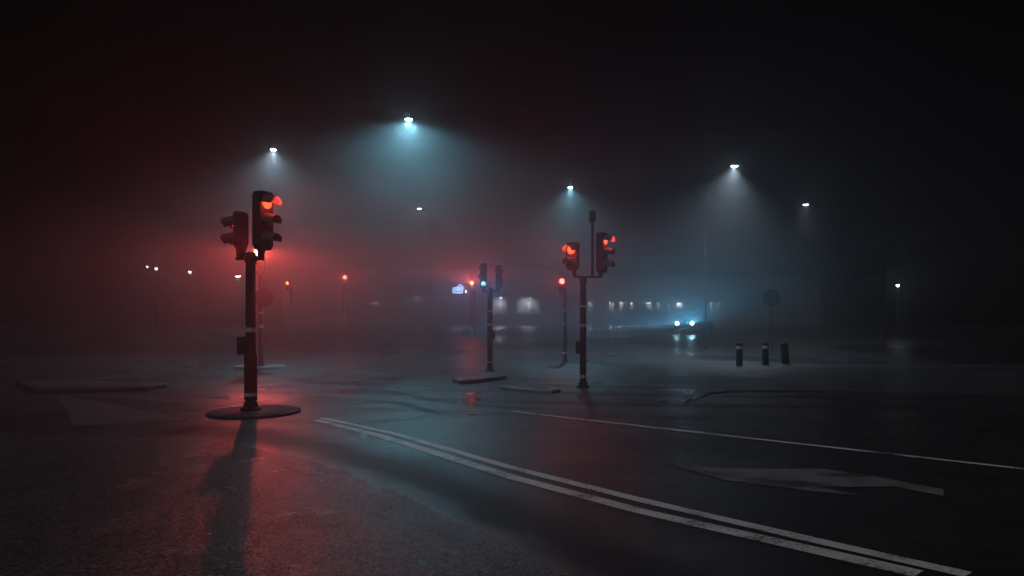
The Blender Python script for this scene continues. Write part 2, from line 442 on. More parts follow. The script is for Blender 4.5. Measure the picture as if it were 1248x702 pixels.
# ------------------------------------------------------------------ traffic signals
def signal_head(root, loc, head, n, lit=None, lens='red_lens', lr=.1, w=.29, d=.17, vis=.2, pitch=.285, open_ang=112, droop=.0, watts=0, col=RED, spot=115, blend=.7, taper=True, others='dead_lens', streak=0):
    h = n*pitch + .05
    mb = MB()
    t = .05 if taper else 0
    prof = [(-w/2+t, 0), (w/2-t, 0), (w/2, t*1.6), (w/2, h-.03), (w/2-.03, h), (-w/2+.03, h), (-w/2, h-.03), (-w/2, t*1.6)]
    mb.loft([[(x, -d/2, z) for x, z in prof], [(x, d/2-.03, z) for x, z in prof], [(x*.86, d/2, h/2+(z-h/2)*.95) for x, z in prof]])
    body = mb.build('signal_head', 'signal_black', root, loc, head, smooth=25)
    for k in range(n):
        zc = .025 + pitch*(k+.5)
        on = (lit == k)
        ln = MB().lathe([(lr, 0), (lr*.96, .012), (lr*.7, .026), (lr*.35, .034), (0, .037)], (0, -d/2+.004, zc), 24, 'Y').build('lens', lens if on else others, body)
        vb = MB(); a0, a1 = R(-90+open_ang/2), R(270-open_ang/2); ns = 22
        rings = []
        ro, ri = lr+.022, lr+.014
        for r_, rev in ((ro, 0), (ri, 1)):
            for frac in ((0,.5,1) if not rev else (1,.5,0)):
                ring = []
                for q in range(ns+1):
                    a = a0+(a1-a0)*q/ns
                    up = (math.sin(a)+1)/2
                    L = vis*(.5+.5*min(1, up*1.5))*frac
                    ring.append((r_*math.cos(a)*(1-.06*frac), -d/2+.002-L, zc + r_*math.sin(a)*(1-.06*frac) - droop*frac))
                rings.append(ring)
        rings.append(rings[0])
        # loft along the ring list (open arc), then close both ends
        V = [[vb.bm.verts.new(p) for p in r] for r in rings[:-1]]; V.append(V[0])
        for A, B in zip(V, V[1:]):
            for q in range(ns): vb.bm.faces.new((A[q], A[q+1], B[q+1], B[q]))
        vb.bm.faces.new([r[0] for r in V[:-1]]); vb.bm.faces.new([r[-1] for r in V[:-1]][::-1])
        vb.build('visor', 'visor_black', body, smooth=40)
        if on and watts:
            lamp('SPOT', 'lens_light', body, (0, -d/2-.05, zc), watts, col, (R(-90),0,0), spot, blend, .03)
            if streak: lamp('POINT', 'lens_halo', body, (0, -d/2-.12, zc), 5, (1.0,.06,.05), rad=.03)
            if streak: lamp('SPOT', 'lens_beam', body, (0, -d/2-.06, zc), streak, (1.0,.07,.06), (R(-90),0,0), 46, .9, .03).scale = (1,.5,1)
    return body

def post(root, h, r0=.075, r1=.06, sleeve=None, bands=(), mat='dark_post_paint', box=None, base=0.0):
    p = MB().tube([(0,0,base),(0,0,h*.97),(0,0,h)], [r0*.98, r1, r1*.8], 20).build('pole', mat, root)
    MB().lathe([(r0*1.9,0),(r0*1.9,.03),(r0*1.35,.05),(r0*1.25,.12),(r0*1.05,.125)], (0,0,base), seg=24).build('base_flange', mat, p)
    if sleeve: MB().lathe([(r0*1.2,.1),(r0*1.2,sleeve-.03),(r0*1.02,sleeve)], seg=24).build('base_sleeve', mat, p)
    for z, hh in bands:
        rr = r0*1.22 if sleeve and z < sleeve else r0*1.01
        MB().lathe([(rr,z),(rr+.003,z+.002),(rr+.003,z+hh-.002),(rr,z+hh)], seg=24).build('reflective_band', 'reflective_tape', p)
    if box:
        bx, by, bz, w, d, hh = box
        b = MB().box((bx,by,bz), (w,d,hh)).build('push_button_box', 'signal_black', root, bevel=.012)
        MB().lathe([(.028,0),(.028,.012),(.02,.02),(0,.022)], (bx, by-d/2, bz+.05), 16, 'Y').build('push_button', 'grey_post_metal', b)
    return p

def beam(root, p, watts, col, narrow=19, wide=.07, core=.05, up=-.3, flat=.28):
    """light of a lit signal lens: a concentrated beam towards the traffic (the camera's road), a wide shallow spill, a little all round"""
    wp = root.location + Vector(p)
    d = Vector((0, 0, EYE)) - wp
    az = math.atan2(-d.x, d.y); el = math.atan2(d.z, math.hypot(d.x, d.y))
    o = lamp('SPOT', 'lens_beam', root, p, watts, col, (R(90)+el+R(up), 0, az), narrow, 1.0, .05); o.scale = (1, flat, 1)
    if wide:
        o = lamp('SPOT', 'lens_spill', root, p, watts*wide, col, (R(90)+el-R(9), 0, az), 150, .9, .05); o.scale = (1, .12, 1)
    if core: lamp('POINT', 'lens_light', root, p, watts*core, col, rad=.05)

# near signal, left of the picture ------------------------------------------------------------
X0, Y0 = (305.5-CX)/F*11.2, 11.2
s1 = thing('traffic_signal', 'nearest signal post, on the dark kerbed island, with a red glow at its top', 'traffic light', (X0, Y0, .09), 0, 'traffic signals of the crossing')
g1 = .09
post(s1, 2.30, .078, .07, .80, ((.16,.05),(1.12,.07)), box=(-.135, -.02, .92, .1, .12, .27), base=-.046)
MB().lathe([(.085,0),(.088,.02),(.088,.10),(.07,.15),(.03,.17),(0,.175)], (0,0,2.16), 20).build('pole_cap', 'signal_black', s1)
MB().box((-.01,0,2.225), (.42,.055,.05)).build('crossbar', 'signal_black', s1, bevel=.008)
MB().tube([(-.165,0,2.25),(-.15,.0,2.30),(-.14,0,2.40)], [.05,.065,.085], 10).build('bracket', 'signal_black', s1); MB().tube([(.15,0,2.25),(.155,0,2.32),(.16,0,2.40)], [.05,.055,.085], 10).build('bracket', 'signal_black', s1)
signal_head(s1, (.165, .03, 2.355), R(66), 3, 2, 'red_lens', .098, .27, .18, .2, .275, open_ang=172, droop=.035, watts=22, streak=330)
hd = signal_head(s1, (-.15, .02, 2.375), R(-98), 2, None, 'red_lens', .09, .24, .13, .22, .25, open_ang=120, droop=.03)
MB().lathe([(.013,0),(.012,.008),(0,.012)], (.10,-.07,.33), 12, 'Y').build('lens_leak_glow', 'red_lens', hd)  # glowing bead stands in for red light leaking from the lens

# signal right of the middle with the tall mast -----------------------------------------------------
Y1 = 16.05
s2 = thing('traffic_signal', 'signal post with a thin camera mast between its two red-lit heads', 'traffic light', ((710.5-CX)/F*Y1, Y1, 0), 0, 'traffic signals of the crossing')
k = Y1/F
def zz(py, y=Y1): return EYE+(HY-py)/F*y
post(s2, 2.33, .072, .066, None, ((.2,.07),(1.30,.06),(1.72,.04)), box=(-.11,-.02,.86,.1,.12,.27))
MB().lathe([(.08,0),(.082,.02),(.082,.08),(.06,.12),(0,.13)], (0,0,2.25), 20).build('pole_cap', 'signal_black', s2)
MB().box((.10,0,2.37), (.56,.05,.045)).build('crossbar', 'signal_black', s2, bevel=.008)
MB().tube([(-.17,0,2.37),(-.19,0,2.46),(-.2,0,2.56)], [.035,.04,.06], 10).build('bracket', 'signal_black', s2); MB().tube([(.36,0,2.37),(.38,0,2.42),(.39,0,2.50)], [.04,.05,.07], 10).build('bracket', 'signal_black', s2)
ms = MB().tube([(.205,0,2.37),(.205,0,3.58)], .03, 14).build('camera_mast', 'signal_black', s2)
MB().lathe([(.03,0),(.066,.02),(.072,.05),(.072,.23),(.06,.26),(0,.265)], (.205,0,3.53), 18).build('detector_camera', 'signal_black', ms)
signal_head(s2, (.405, .02, 2.46), R(62), 3, 2, 'red_lens', .095, .26, .17, .19, .27, open_ang=172, droop=.03, watts=16, streak=380)
signal_head(s2, (-.215, .0, 2.52), R(-38), 2, 1, 'red_lens', .095, .28, .14, .19, .27, open_ang=160, droop=.02, watts=12, streak=90)

# middle signal on the pale island, seen from behind --------------------------------------------------
Y2 = 20.3
s3 = thing('traffic_signal', 'dark signal post with a small cyan light, left of the lit shop windows', 'traffic light', ((597-CX)/F*Y2, Y2, .09), 0, 'traffic signals of the crossing')
post(s3, 2.28, .075, .068, None, ((.24,.05),(1.25,.06),(1.62,.04)), box=(.1,-.02,1.0,.08,.1,.26))
MB().box((.02,0,2.2), (.46,.05,.05)).build('crossbar', 'signal_black', s3, bevel=.008)
MB().tube([(.22,0,2.2),(.23,0,2.3)], [.035,.05], 10).build('bracket', 'signal_black', s3); MB().tube([(-.19,0,2.2),(-.18,0,2.38)], [.03,.03], 10).build('bracket', 'signal_black', s3)
signal_head(s3, (.24, .02, 2.26), R(172), 2, None, 'red_lens', .09, .16, .14, .19, .3, taper=False)
signal_head(s3, (-.2, .08, 2.28), R(20), 1, 0, 'cyan_lens', .055, .13, .1, .08, .16, taper=False, watts=0)
beam(s3, (-.23, -.09, 2.385), 110, (.03,.42,1.0), 22, 0, .03)
signal_head(s3, (-.17, .02, 2.46), R(-160), 2, None, 'red_lens', .08, .17, .12, .14, .22, taper=False)

# far signals -----------------------------------------------------------------------------------------
def far_signal(label, pxl, y, lamp_px, n, lens, watts, col, bands=(), sleeve=None, box=None, head=0, off=0, w=.27, g=None, lr=.1, **bk):
    g = zg(y) if g is None else g
    s = thing('traffic_signal', label, 'traffic light', ((pxl-CX)/F*y, y, g), 0, 'traffic signals of the crossing')
    zl = EYE+(HY-lamp_px)/F*y - g          # height of the lit lens over the ground
    pitch = .28; hz = zl - .025 - pitch*(n-.5)
    post(s, hz+.1, .07, .06, sleeve, bands, box=box)
    if off: MB().tube([(0,0,hz+.06),(off,0,hz+.04)], .03, 10).build('bracket', 'signal_black', s)
    b = signal_head(s, (off, -.02, hz), head, n, n-1, lens, lr, w, .16, .17, pitch, open_ang=130)
    f = Vector((math.sin(head), -math.cos(head), 0))
    beam(s, Vector((off, -.02, zl)) + f*.16, watts, col, **bk)
    return s
far_signal('slim signal post with one red light, just left of the camera mast post', 688.5, 28.2, 343, 2, 'red_lens_far', 90, (1,.03,.05), ((.3,.07),(1.42,.05),(1.9,.05)), 1.32, None, R(-12), -.1)
far_signal('faint post with the bright orange red light, beside the white neon sign', 578, 55, 345, 3, 'red_lens_strong', 3000, (1.0,.08,.06), ((1.2,.05),), None, None, R(-14), -.14, narrow=8, wide=.0, core=.035, up=.8)
far_signal('faint signal post with a lone red light, between near post and neon sign', 419, 43, 338, 3, 'red_lens_far', 200, (1.0,.05,.05), ((1.5,.08),), None, None, R(5), .08)
far_signal('faint signal post with a tiny orange light, just right of the near signal post', 355, 47, 345, 2, 'red_lens_amber', 35, (1.0,.1,.05), (), None, None, R(-4), -.2)

# ------------------------------------------------------------------ round signs
def round_sign(label, pxl, y, g, cpy, rad, hd, off=0, bands=(), pole_top=None):
    s = thing('road_sign', label, 'road sign', ((pxl-CX)/F*y, y, g), 0, None)
    zc = EYE+(HY-cpy)/F*y - g
    p = MB().tube([(0,0,0),(0,0,zc+rad*.6)], .04, 14).build('pole', 'grey_post_metal', s)
    MB().lathe([(.11,0),(.11,.03),(.06,.06),(.05,.16),(.042,.165)], seg=18).build('base_flange', 'grey_post_metal', p)
    for z, h in bands: MB().lathe([(.041,z),(.062,z+.004),(.062,z+h-.004),(.041,z+h)], seg=18).build('reflective_band', 'reflective_tape', p)
    d = MB().lathe([(rad,-.0),(rad,.006),(rad*.97,.012),(rad*.93,.004),(0,.004)], (off,-.06,zc), 32, 'Y').build('sign_disc', 'sign_back', s)
    d.rotation_euler = (0,0,hd)
    MB().box((off,-.045,zc), (rad*1.2,.03,.05)).box((off*.5,-.03,zc), (abs(off)+.08,.05,.04)).build('mounting_rail', 'grey_post_metal', s)
    return s
isl = far_signal('banded signal post with a round sign on the small oval island behind the near signal', 318, 23.4, 307.5, 3, 'red_lens_strong', 900, (1.0,.07,.06), ((1.18,.1),(1.62,.06)), None, None, R(8), -.03, w=.3, g=.1, lr=.14, wide=.28, core=.10, flat=.2, up=-.6)
zc = EYE+(HY-363)/F*23.4 - .1
d_ = MB().lathe([(.3,-.0),(.3,.006),(.29,.012),(.28,.004),(0,.004)], (.12,-.09,zc), 32, 'Y').build('sign_disc', 'sign_back', isl)
MB().box((.12,-.075,zc), (.36,.03,.05)).box((.06,-.06,zc), (.2,.05,.04)).build('mounting_rail', 'grey_post_metal', isl)
round_sign('lone dark round sign high above the middle bollard', 940, 33, zg(33), 363, .39, R(0))

# ------------------------------------------------------------------ bollards
def bollard(label, pxl, pyb, hpx, rad, band=True, lean=0, wide=1.0):
    b = gr(pxl, pyb, .019); y = b.y; h = hpx/F*y
    r = rad
    t = thing('bollard', label, 'bollard', b, 0, 'bollards on the corner pavement')
    t.rotation_euler = (0, lean, 0)
    p = MB().lathe([(r*1.12,0),(r*1.12,.03),(r,.04),(r,h*.9),(r*1.05,h*.905),(r*1.05,h*.955),(r*.9,h*.985),(r*.4,h),(0,h)], seg=24).build('bollard_body', 'dark_post_paint', t)
    if band: MB().lathe([(r*1.005,h*.72),(r*1.03,h*.725),(r*1.03,h*.86),(r*1.005,h*.865)], seg=24).build('reflective_band', 'reflective_tape', t)
    else:
        MB().box((0,-r*1.0,h*.62), (r*1.1,.02,h*.35)).build('faceplate', 'black_plastic', t, bevel=.004)
        MB().lathe([(r*1.02,h*.9),(r*1.09,h*.905),(r*1.09,h*.95),(r*1.02,h*.955)], seg=24).build('cap_ring', 'signal_black', t)
    return t
bollard('leftmost bollard with a pale band, nearest to the crossing', 901, 445.5, 27.5, .105)
bollard('middle bollard with a pale band, below the lone round sign', 933, 444.5, 26.5, .105)
bollard('wide unbanded bollard leaning left, rightmost of the three', 957.5, 443.5, 26, .135, False, R(-5))

# ------------------------------------------------------------------ street lamps
LAMPC = (.38,.80,1.0)
def luminaire(root, loc, r, lens, tilt=(0,0,0), kind='pendant'):
    if kind == 'pendant':
        h = MB().lathe([(0,.2),(.03,.2),(.05,.1),(r*.5,.09),(r*.9,.03),(r,0),(r*.92,-.012),(0,-.012)], seg=26).build('lamp_housing', 'grey_post_metal', root, loc)
    else:
        h = MB().lathe([(0,.11),(r*.5,.1),(r*.9,.05),(r,0),(r*.92,-.012),(0,-.012)], seg=26).build('lamp_housing', 'grey_post_metal', root, loc)
        h.scale = (1.25,.75,1)
    MB().lathe([(r*.84,0),(r*.78,-.02),(r*.5,-.045),(r*.2,-.055),(0,-.057)], (0,0,-.013), 24).build('lamp_lens', lens, h)
    return h

def span_lamp(label, pxl, pyl, y, watts, col, size, lens='lamp_lens', r=.15, blend=1, halo=0):
    p = at(pxl, pyl, y); g = zg(y)
    xl, xr = -.72*y-1.5, .72*y+1.5
    t = thing('suspended_street_lamp', label, 'street lamp', (p.x, y, g), 0, 'street lamps over the crossing')
    hz = p.z - g
    wpts = []
    for q in range(21):
        u = q/20; x = xl+(xr-xl)*u - p.x
        sag = .9*(1-(abs(x)/(max(abs(xl-p.x), abs(xr-p.x))))) 
        wpts.append((x, 0, hz+.2+.9-sag))
    MB().tube(wpts, .005, 6).build('span_wire', 'signal_black', t)
    for xx in (xl, xr):
        MB().tube([(xx-p.x,0,0),(xx-p.x,0,hz+1.4)], [.1,.06], 14).build('mast', 'grey_post_metal', t)
    luminaire(t, (0,0,hz), r, lens)
    lamp('SPOT', 'lamp_light', t, (0,0,hz-.08), watts, col, (0,0,0), size, blend, .025)
    if halo > 12: lamp('SPOT', 'lamp_spill', t, (0,0,hz-.085), 800, (.3,.76,.95), (0,0,0), 152, .3, .02)
    if halo: lamp('POINT', 'lamp_halo_light', t, (0,-.01,hz-.085), halo, col, rad=.02)
    return t

def arm_lamp(label, pxl, pyl, y, pole_px, watts, col, size, lens='lamp_lens', r=.15, tilt=0, blend=1, halo=0, back=2.6):
    p = at(pxl, pyl, y); bx = (pole_px-CX)/F*(y+back); g = zg(y+back)
    t = thing('street_lamp', label, 'street lamp', (bx, y+back, g), 0, 'street lamps on arms')
    hz = p.z-g; dx = p.x-bx
    MB().tube([(0,0,0),(0,0,hz*.5),(0,0,hz+.1)], [.045,.034,.022], 14).build('pole', 'dark_post_paint', t)
    MB().tube([(0,0,hz-.3),(dx*.3,-back*.3,hz+.06),(dx*.7,-back*.7,hz+.13),(dx,-back,hz+.08)], [.03,.028,.025,.025], 10).build('arm', 'dark_post_paint', t)
    luminaire(t, (dx,-back,hz), r, lens, kind='arm')
    if halo > 9: lamp('SPOT', 'lamp_beam', t, (dx,-back,hz-.08), 700, col, (0,tilt*1.2,0), 44, 1.0, .025)
    lamp('SPOT', 'lamp_light', t, (dx,-back,hz-.08), watts, col, (0,tilt,0), size, blend, .025)
    if halo: lamp('POINT', 'lamp_halo_light', t, (dx,-back-.01,hz-.085), halo, col, rad=.02)
    return t

span_lamp('brightest and highest street lamp, casting a wide teal cone of light in the fog', 498, 145, 24.0, 850, (.2,.72,.93), 150, r=.14, halo=14)
span_lamp('hanging street lamp high above the near signal post on the left', 333, 182, 31, 2100, (.62,.82,1.0), 150, r=.14, halo=8)
span_lamp('hanging street lamp with a teal halo, above the post with the camera mast', 695, 228, 34, 2000, (.32,.80,1.0), 150, r=.13, halo=10)
arm_lamp('street lamp with the long pale beam, high above the bollards', 895, 202, 34.5, 860, 3900, (.66,.85,1.0), 125, r=.15, tilt=R(10), halo=10)
arm_lamp('small white street lamp on the far right, lower than the long pale beam', 982, 249, 46, 1004, 650, (.85,.92,1.0), 100, 'lamp_lens', .15, halo=6)
arm_lamp('small yellowish lamp in the fog below the brightest street lamp', 511, 254, 50, 524, 220, (1.0,.93,.75), 110, 'lamp_lens_warm', .13, halo=8)
arm_lamp('low street lamp left of the near signal post, a faint white cone under it', 290, 336.5, 60, 296, 600, (1.0,.95,.95), 80, 'lamp_lens', .2, halo=4)

def globe_lamp(label, pxl, pyl, y, lens, watts, r=.13):
    p = at(pxl, pyl, y); g = zg(y)
    t = thing('post_lamp', label, 'street lamp', (p.x, y, g), 0, 'small post lamps far off')
    h = p.z-g
    MB().tube([(0,0,0),(0,0,h*.6),(0,0,h-r)], [.06,.045,.035], 12).build('pole', 'grey_post_metal', t)
    MB().lathe([(0,-r),(r*.6,-r*.8),(r,0),(r*.8,r*.6),(0,r)], (0,0,h), 18).build('lamp_globe', lens, t)
    MB().lathe([(r*1.1,r*.55),(r*.8,r*.9),(.02,r*1.25),(0,r*1.3)], (0,0,h), 18).build('lamp_cap', 'grey_post_metal', t)
    lamp('POINT', 'globe_light', t, (0,-r-.1,h), watts, (.8,.92,1.0), rad=.08)
    return t
globe_lamp('tiny greenish post lamp at the far left edge', 179.5, 325, 62, 'lamp_lens_small', 3, .08)
globe_lamp('tiny white post lamp, middle of the three at the far left', 190.5, 327.5, 62, 'lamp_lens_small', 4, .12)
globe_lamp('tiny bluish post lamp nearest to the red glow on the left', 231.5, 331.5, 64, 'lamp_lens_small', 4, .12)
globe_lamp('dim bluish lamp beside the tree trunk at the right edge', 1094, 348, 52, 'lamp_lens_dim', 6, .1)

# ------------------------------------------------------------------ buildings
def building(label, x0, x1, y, depth, g, h, wins, wall, group=None, upper=False):
    """wins: (x0, x1, z0, z1, kind, watts) in world x and height over g; the front faces -Y"""
    t = thing('building', label, 'building', ((x0+x1)/2, y, g), 0, group)
    cx = (x0+x1)/2
    W = [(a-cx, b-cx, c, d, k_, w_) for a, b, c, d, k_, w_ in wins]
    if upper:
        n = max(2, int((x1-x0)/3.2))
        for q in range(n):
            xx = x0-cx + (x1-x0)*(q+.5)/n
            W.append((xx-.6, xx+.6, 5.6, 7.2, 'dark', 0))
    xs = sorted({x0-cx, x1-cx} | {v for w in W for v in w[:2]}); zs = sorted({-.6, h} | {v for w in W for v in w[2:4]})
    mb = MB(); bm = mb.bm
    for a, b in zip(xs, xs[1:]):
        for c, d in zip(zs, zs[1:]):
            mx, mz = (a+b)/2, (c+d)/2
            if any(w[0] < mx < w[1] and w[2] < mz < w[3] for w in W): continue
            bm.faces.new([bm.verts.new(v) for v in ((a,0,c),(b,0,c),(b,0,d),(a,0,d))])
    for a, b, c, d, k_, w_ in W:
        q = .22
        for f in (((a,0,c),(a,q,c),(a,q,d),(a,0,d)), ((b,0,c),(b,0,d),(b,q,d),(b,q,c)), ((a,0,c),(b,0,c),(b,q,c),(a,q,c)), ((a,0,d),(a,q,d),(b,q,d),(b,0,d))):
            bm.faces.new([bm.verts.new(v) for v in f])
    hw = (x1-x0)/2
    for f in (((-hw,0,-.6),(-hw,0,h),(-hw,depth,h),(-hw,depth,-.6)), ((hw,0,-.6),(hw,depth,-.6),(hw,depth,h),(hw,0,h)), ((-hw,depth,-.6),(-hw,depth,h),(hw,depth,h),(hw,depth,-.6))):
        bm.faces.new([bm.verts.new(v) for v in f])
    bmesh.ops.remove_doubles(bm, verts=bm.verts, dist=1e-4)
    mb.build('wall', wall, t, smooth=0)
    MB().box((0, depth/2, h+.13), (x1-x0+.3, depth+.3, .24)).build('roof', 'roof_felt', t)
    MB().box((0, -.04, 5.2), (x1-x0-.02, .07, .22)).build('string_course', 'window_frame_paint', t)
    for a, b, c, d, k_, w_ in W:
        fr = MB(); e = .06
        fr.box(((a+b)/2, .16, c+e/2), (b-a, .07, e)).box(((a+b)/2, .16, d-e/2), (b-a, .07, e))
        fr.box((a+e/2, .16, (c+d)/2), (e, .068, d-c-2*e)).box((b-e/2, .16, (c+d)/2), (e, .068, d-c-2*e))
        wd = fr.build('window', 'window_frame_paint', t, smooth=0)
        MB().box(((a+b)/2, -.03, c-.05), (b-a+.16, .18, .06)).build('sill', 'kerb_stone', wd, smooth=0)
        pn = MB(); v = [pn.bm.verts.new(p) for p in ((a+e,.17,c+e),(b-e,.17,c+e),(b-e,.17,d-e),(a+e,.17,d-e))]; pn.bm.faces.new(v)
        pn.build('pane', 'dark_glass' if k_ == 'dark' else 'shop_glass', wd, smooth=0)
        if k_ == 'dark': continue
        # a shallow lit room behind the glass
        D = 1.5 if k_ == 'shop' else .9; y0 = .2; A, B, Cc, Dd = a-.02, b+.02, c-.02, d+.02
        rm = MB()
        for f in (((A,D,Cc),(B,D,Cc),(B,D,Dd),(A,D,Dd)), ((A,y0,Cc),(A,D,Cc),(A,D,Dd),(A,y0,Dd)), ((B,y0,Cc),(B,y0,Dd),(B,D,Dd),(B,D,Cc)), ((A,y0,Cc),(B,y0,Cc),(B,D,Cc),(A,D,Cc)), ((A,y0,Dd),(A,D,Dd),(B,D,Dd),(B,y0,Dd))):
            rm.bm.faces.new([rm.bm.verts.new(p) for p in f])
        rm.build('display_room' if k_ == 'shop' else 'room', 'shop_grey', wd, smooth=0)
        if k_ == 'shop':
            it = MB(); wdt = b-a
            it.box((a+wdt*.55, .9, c+(d-c)*.42), (.28,.25,(d-c)*.5)).box((a+wdt*.48, .75, c+.12), (wdt*.3,.4,.2)).box((a+wdt*.75, .7, c+.1), (.45,.35,.24)).box((a+wdt*.22, .8, c+.5), (.3,.3,.28)).tube([(a+wdt*.2,.85,c+.06),(a+wdt*.2,.85,c+.9)], .06, 8)
            it.build('goods', 'shop_white', wd)
            MB().lathe([(0,-.07),(.07,0),(0,.07)], (a+wdt*.62, .6, d-.16), 12).build('spotlight', 'bulb_white', wd)
        lamp('AREA' if k_ == 'shop' else 'POINT', 'room_light', t, ((a+b)/2, .55, d-.12), w_, (.9,.95,1.0), rad=.5 if k_ == 'shop' else .08)
    return t

YB = 84.0; kx = YB/F
def wx(pxl, y=YB): return (pxl-CX)/F*y
def wz(py, g, y=YB): return EYE+(HY-py)/F*y-g
GB = zg(YB)
def win(a, b, top, bot, kind, watts, y=YB, g=GB): return (wx(a, y), wx(b, y), wz(bot, g, y), wz(top, g, y), kind, watts)
building('pale shop block in the fog with two lit display windows, behind the middle signal', wx(585), wx(682), YB, 10, GB, 6.4,
         [win(600,617.5,361,383.5,'shop',95), win(629,658,361,383,'shop',120)], 'pale_wall')
building('dark building behind the neon sign, dim lit windows low on its front', wx(340), wx(572), YB+1.5, 10, GB, 6.2,
         [win(447,462,367,383,'room',5,YB+1.5), win(492,500,364,378,'room',4,YB+1.5), win(503,513,360,374,'room',10,YB+1.5)], 'dark_wall')
YC = 92.0; GC = zg(YC)
building('long low block on the right with a row of small lit windows behind the car', wx(700,YC), wx(1000,YC), YC, 8, GC, 5.8,
         [win(a, b, 368, c, 'room', w_, YC, GC) for a, b, c, w_ in ((716,723,382,30),(742,749,382,46),(754,760.5,382,40),(768,773,380,32),(788,795,380,40),(800,806,379,20),(812,816,378,10),(825,832,376,110),(864,869,380,20),(873.5,878,380,16))], 'dark_wall')

# neon sign on the dark building's front
ns = thing('neon_sign', 'white and blue neon sign of a lettered box under a gable', 'neon sign', (wx(558), YB+1.25, 0), 0)
def np_(pxl, py): 
    p = at(pxl, py, YB+1.25); return Vector((p.x-wx(558), 0, p.z))
MB().box(np_(559.5,352.5)+Vector((0,.14,0)), (1.65,.08,1.25)).build('sign_board', 'signal_black', ns)
nb = MB()
def tubes(mb, pts, r=.035):
    P = [np_(*p) for p in pts]
    for a, b in zip(P, P[1:]): mb.tube([a, b], r, 8)
tubes(nb, [(552.2,356.8),(552.2,350.8),(563.6,350.8),(563.6,356.8),(552.2,356.8)], .05)
nb.build('box_outline', 'neon_white', ns)
lt = MB()
for x in (554,555.6,557.2,558.6,560.2,561.8): tubes(lt, [(x,355.4),(x,352.2)], .03)
for x in (554,557.2,560.2): tubes(lt, [(x,352.2),(x+1.5,352.3)], .03); tubes(lt, [(x,354),(x+1.3,354)], .03)
lt.build('lettering', 'neon_white', ns)
gb = MB(); tubes(gb, [(557,350.4),(560.5,347),(564.5,350.4)], .045); tubes(gb, [(561.5,347.3),(565.8,351),(563.8,354)], .03)
gb.build('gable_outline', 'neon_white', ns)
dt = MB(); tubes(dt, [(567.6,354),(568,356.6)], .06); dt.build('tick_mark', 'neon_pink', ns)
lamp('POINT', 'neon_light', ns, (0,-.35,np_(558,353).z), 60, (.35,.5,1.0), rad=.03)

# ------------------------------------------------------------------ guard rail by the orange light
y = 43.0
gl = thing('guard_rail', 'low pedestrian guard rail under the bright orange red light', 'railing', (wx(582,y), y, zg(y)), 0)
MB().tube([(-.45,0,.0),(-.45,0,1.02),(.45,0,1.02),(.45,0,0)], .028, 10).build('rail_frame', 'grey_post_metal', gl)
bars = MB()
for q in range(1,7): bars.tube([(-.45+.9*q/7,0,.15),(-.45+.9*q/7,0,1.0)], .012, 8)
bars.tube([(-.45,0,.15),(.45,0,.15)], .018, 8).build('rail_bars', 'grey_post_metal', gl)

